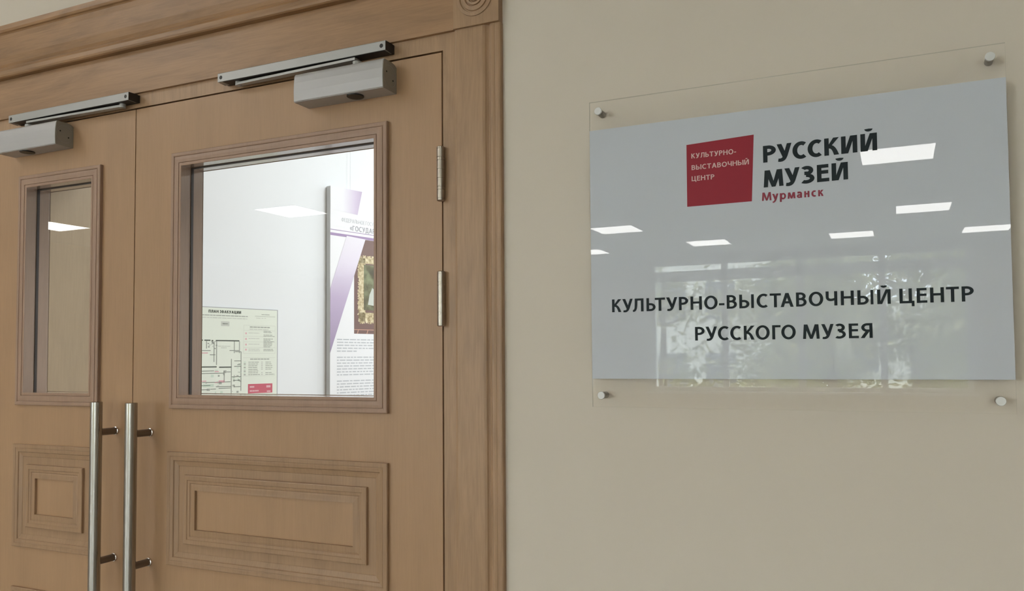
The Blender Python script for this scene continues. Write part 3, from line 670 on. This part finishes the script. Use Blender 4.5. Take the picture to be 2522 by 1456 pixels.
BS0, BS1, BZ0, BZ1, BO = .8722, 1.6700, .95, 2.1690, .027
board = thing('exhibition_board', gp((BS0 + BS1) / 2, BZ0, 0), 'tall white and purple printed board hanging beside the evacuation plan', 'display board')
b = MB(); slab(b, BS0, BS1, BZ0, BZ1, .004, BO - .0004); b.build('backing', M['board_edge'], board)
b = MB(); slab(b, BS0 + .0002, BS1, BZ0, BZ1, BO - .0004, BO); b.build('front_face', M['board_white'], board)
def poly(mb, pts, off): mb.face([gp(s, z, off) for s, z in pts])
o1 = BO + .0003
b = MB(); poly(b, [(.8724, 2.0800), (1.0035, 2.0735), (1.0263, 2.1690), (.8724, 2.1690)], o1); b.build('purple_band_print', M['ribbon_top'], board, recalc=False)
b = MB(); poly(b, [(.8723, 1.5300), (1.0430, 1.9810), (.9500, 1.9850), (.8723, 1.7760)], o1 + .0004); b.build('purple_ribbon_print', M['ribbon'], board, recalc=False)
b = MB(); flat(b, .8723, BS1, 1.9800, 1.9905, o1); flat(b, .8723, BS1, 2.0010, 2.0035, o1); b.build('purple_line_print', M['purple'], board, recalc=False)
ptext('heading_print', 'ФЕДЕРАЛЬНОЕ ГОСУДАРСТВЕННОЕ', .9245, 1.2000, 2.0385, .0150, .0016, M['text_grey'], board, o1)
ptext('heading_print', '«ГОСУДАРСТВЕННЫЙ', .9660, 1.2250, 2.0085, .0195, .0030, M['text_mid'], board, o1)
b = MB(); flat(b, .9870, 1.4200, 1.6060, 1.9790, o1); pic = b.build('picture_print', M['photo_wall'], board, recalc=False); pic['label'] = 'printed photo of a gilt framed painting'
b = MB(); rg_ = random.Random(5)
for k in range(60):
    a = k / 60; z = 1.655 + a * .25; dz = .25 / 60; e0 = 1.0065 + rg_.uniform(-.004, .004)
    flat(b, e0, 1.0430, z, z + dz, o1 + .0002)
for k in range(60):
    s = 1.010 + k * .005; flat(b, s, s + .005, 1.650 + rg_.uniform(-.005, .005), 1.690, o1 + .0002); flat(b, s, s + .005, 1.885, 1.912 + rg_.uniform(-.006, .006), o1 + .0002)
b.build('gilt_frame_print', M['gilt'], pic, recalc=False)
b = MB(); flat(b, 1.0350, 1.31, 1.700, 1.880, o1 + .0003); b.build('painting_print', M['painting'], pic, recalc=False)
b = MB()
poly(b, [(1.056, 1.722), (1.098, 1.718), (1.100, 1.775), (1.078, 1.790), (1.064, 1.762)], o1 + .0005); b.build('pale_figure_print', M['print_lgrey'], pic, recalc=False)
b = MB(); flat(b, .9872, 1.42, 1.6205, 1.6235, o1 + .0004)
for s in (1.000, 1.048, 1.1): poly(b, [(s, 1.6062), (s + .005, 1.6062), (s + .010, 1.621), (s + .006, 1.621)], o1 + .0004)
b.build('barrier_print', M['rail'], pic, recalc=False)
b = MB(); z = 1.5850
for n_ in (5, 7, 8):
    for k in range(n_):
        words(b, .9045, 1.0 if (k == n_ - 1 and n_ == 5) else 1.40, z - .0046, .0042, .0045, o1, .008, .032); z -= .0112
    z -= .0125
b.build('paragraph_print', M['text_grey'], board, recalc=False)
wr = MB().tube([gp(.9755, BZ1, .016), gp(.9755, GC, .016)], .0006, 8).build('hanging_wire', M['wire'])
tag(wr, 'thin steel wire holding up the purple printed board', 'wire')

# ------------------------------------------------------------------ lamps
def lamp(x, y, z, label, group, dm, size=.595):
    root = thing('ceiling_light', (x, y, z), label, 'ceiling light', group)
    h = size / 2
    fr = MB(); rows = []
    for i, zz in ((0, z), (0, z - .010), (.012, z - .010), (.012, z - .006)):
        rows.append([(x - h + i, y - h + i, zz), (x + h - i, y - h + i, zz), (x + h - i, y + h - i, zz), (x - h + i, y + h - i, zz)])
    for a, b_ in zip(rows[:-1], rows[1:]): fr.grid([a, b_], True, False)
    fr.build('lamp_frame', M['lamp_rim'], root)
    d = MB(); d.face([(x - h + .012, y - h + .012, z - .007), (x - h + .012, y + h - .012, z - .007), (x + h - .012, y + h - .012, z - .007), (x + h - .012, y - h + .012, z - .007)])
    d.build('diffuser', dm, root, recalc=False)
    return root
HG = 'square lamps in the hall ceiling'
for x, y, lb in ((.026, -6.29, 'square lamp mirrored in the sign just right of its biggest black letters'),
                 (.295, -9.17, 'square lamp mirrored in the sign, second from the top on its right side'),
                 (-.57, -11.00, 'square lamp mirrored in the sign above the long line, right of its middle'),
                 (1.125, -11.25, 'square lamp mirrored at the right edge of the sign'),
                 (-2.555, -10.87, 'square lamp mirrored in the sign below the red logo square'),
                 (-3.40, -9.06, 'square lamp mirrored at the left edge of the sign, upper of two'),
                 (-4.55, -11.05, 'square lamp mirrored at the left edge of the sign, lower of two'),
                 (-6.33, -6.00, 'square lamp mirrored in the wide door window'),
                 (-9.67, -5.475, 'square lamp mirrored in the slim door window'),
                 (-3.08, -6.17, "square lamp mirrored as a tiny tip at the left edge of the sign"),
                 (-3.5, -3.30, 'unseen fill lamp added above and left of the sign'),  # from here down: unseen lamps added only to brighten the hall
                 (-3.3, -1.60, 'unseen fill lamp added just before the wide leaf'),
                 (-6.6, -3.30, 'unseen fill lamp added in front of the slim leaf'),
                 (-5.4, -8.30, 'unseen fill lamp added left of the mirrored window, far row'),
                 (3.7, -6.29, 'unseen fill lamp added right of the sign, near row'),
                 (3.9, -9.17, 'unseen fill lamp added right of the sign, far row')):
    lamp(x, y, CEIL, lb, HG, M['lamp'])
for x, y, lb in ((-.75, 1.25, 'unseen lamp added over the gallery just behind the door'), (.75, 1.25, 'unseen gallery lamp added behind the right end of the door'), (-.5, 2.75, 'unseen lamp added over the middle of the gallery'), (.9, 2.75, 'unseen lamp added over the middle right of the gallery'), (-.2, 4.2, 'unseen lamp added over the far end of the gallery')):  # none of these is seen; added to brighten the gallery wall
    lamp(x, y, GC, lb, 'unseen lamps added to light the gallery', M['room_lamp'])

# ------------------------------------------------------------------ outside the hall windows (seen mirrored in the sign)
tag(MB().box(-40, 40, -60, HY - .31, -1.6, -1.5).build('ground', M['ground']), 'grassy ground outside the hall windows', 'ground', kind='structure')
def tree(x, y, h, cr, label, seed, dens):
    rn = random.Random(seed)
    root = thing('tree', (x, y, -1.5), label, 'tree', 'trees outside the hall windows')
    t = MB(); top = Vector((x + rn.uniform(-.3, .3), y, -1.5 + h * .85))
    base = Vector((x, y, -1.5)); mid = base.lerp(top, .5) + Vector((rn.uniform(-.2, .2), 0, 0))
    t.tube([base, mid, top], [.14, .10, .03], 8); tips = []
    for k in range(14):
        a = base.lerp(top, rn.uniform(.25, .95)); ang = rn.uniform(0, 2 * PI); l = cr * rn.uniform(.6, 1.0)
        e_ = a + Vector((math.cos(ang) * l, math.sin(ang) * l, rn.uniform(.2, .9) * l)); m_ = a.lerp(e_, .5) + Vector((0, 0, -.1))
        t.tube([a, m_, e_], [.045, .03, .012], 6); tips += [m_, e_, a.lerp(e_, .75)]
    t.build('trunk', M['bark'], root)
    lf = MB()
    for k in range(dens):
        c = rn.choice(tips) + Vector((rn.gauss(0, .38), rn.gauss(0, .38), rn.gauss(0, .34)))
        s = rn.uniform(.07, .17); a = Vector((rn.uniform(-1, 1), rn.uniform(-1, 1), rn.uniform(-1, 1))).normalized(); b_ = a.orthogonal().normalized()
        lf.face([c - a * s, c - b_ * s * .5, c + a * s, c + b_ * s * .5])
    lf.build('foliage', M['leaves'], root, recalc=False)
TL = [(-5.2, -17.2, 5.6, 1.1, 900, 'sparse tree outside, mirrored in the lower left of the sign'),
      (-1.3, -17.4, 6.0, 1.3, 2200, 'leafy tree outside, mirrored under the long line of letters'),
      (1.8, -17.6, 6.0, 1.3, 2600, 'dense tree outside, mirrored in the lower right half of the sign'),
      (-3.4, -22.6, 6.3, 1.5, 1500, 'taller tree outside, mirrored between the sparse and the leafy one'),
      (3.9, -22.6, 6.6, 1.5, 2400, 'tall tree outside the hall windows, far right'),
      (.3, -22.4, 6.8, 1.5, 2800, 'tall tree outside, mirrored behind the dense one'),
      (-2.9, -28.0, 7.2, 1.7, 3200, 'far tree outside, left of the back row'),
      (2.4, -28.0, 7.3, 1.7, 3200, 'far tree outside, middle of the back row'),
      (7.7, -28.0, 7.2, 1.7, 3000, 'far tree outside, right of the back row')]
for i, (x, y, h, cr, d, lb) in enumerate(TL): tree(x, y, h, cr, lb, 20 + i, d)
bl = thing('apartment_building', (-9.6, -34, -1.5), 'pale apartment block far outside behind the mirrored trees', 'building')
MB().box(-16, -3.2, -38, -32, -1.5, 6.5).build('wall', M['facade'], bl)
for k in range(6):
    for j in range(2):
        wx = -15.2 + k * 2.0; wz = .2 + j * 2.9
        MB().box(wx, wx + 1.2, -32.0, -31.97, wz, wz + 1.5).build('window', M['dark_window'], bl)
b2 = thing('apartment_building', (4.6, -38, -1.5), 'lower pale block added behind the back row of trees to hide bright sky', 'building')  # added to close the bright sky gaps low between the trees
MB().box(-2.8, 12, -42, -36, -1.5, 4.0).build('wall', M['facade'], b2)
for k in range(6):
    wx = -1.9 + k * 2.3; MB().box(wx, wx + 1.1, -36.0, -35.97, .9, 2.4).build('window', M['dark_window'], b2)
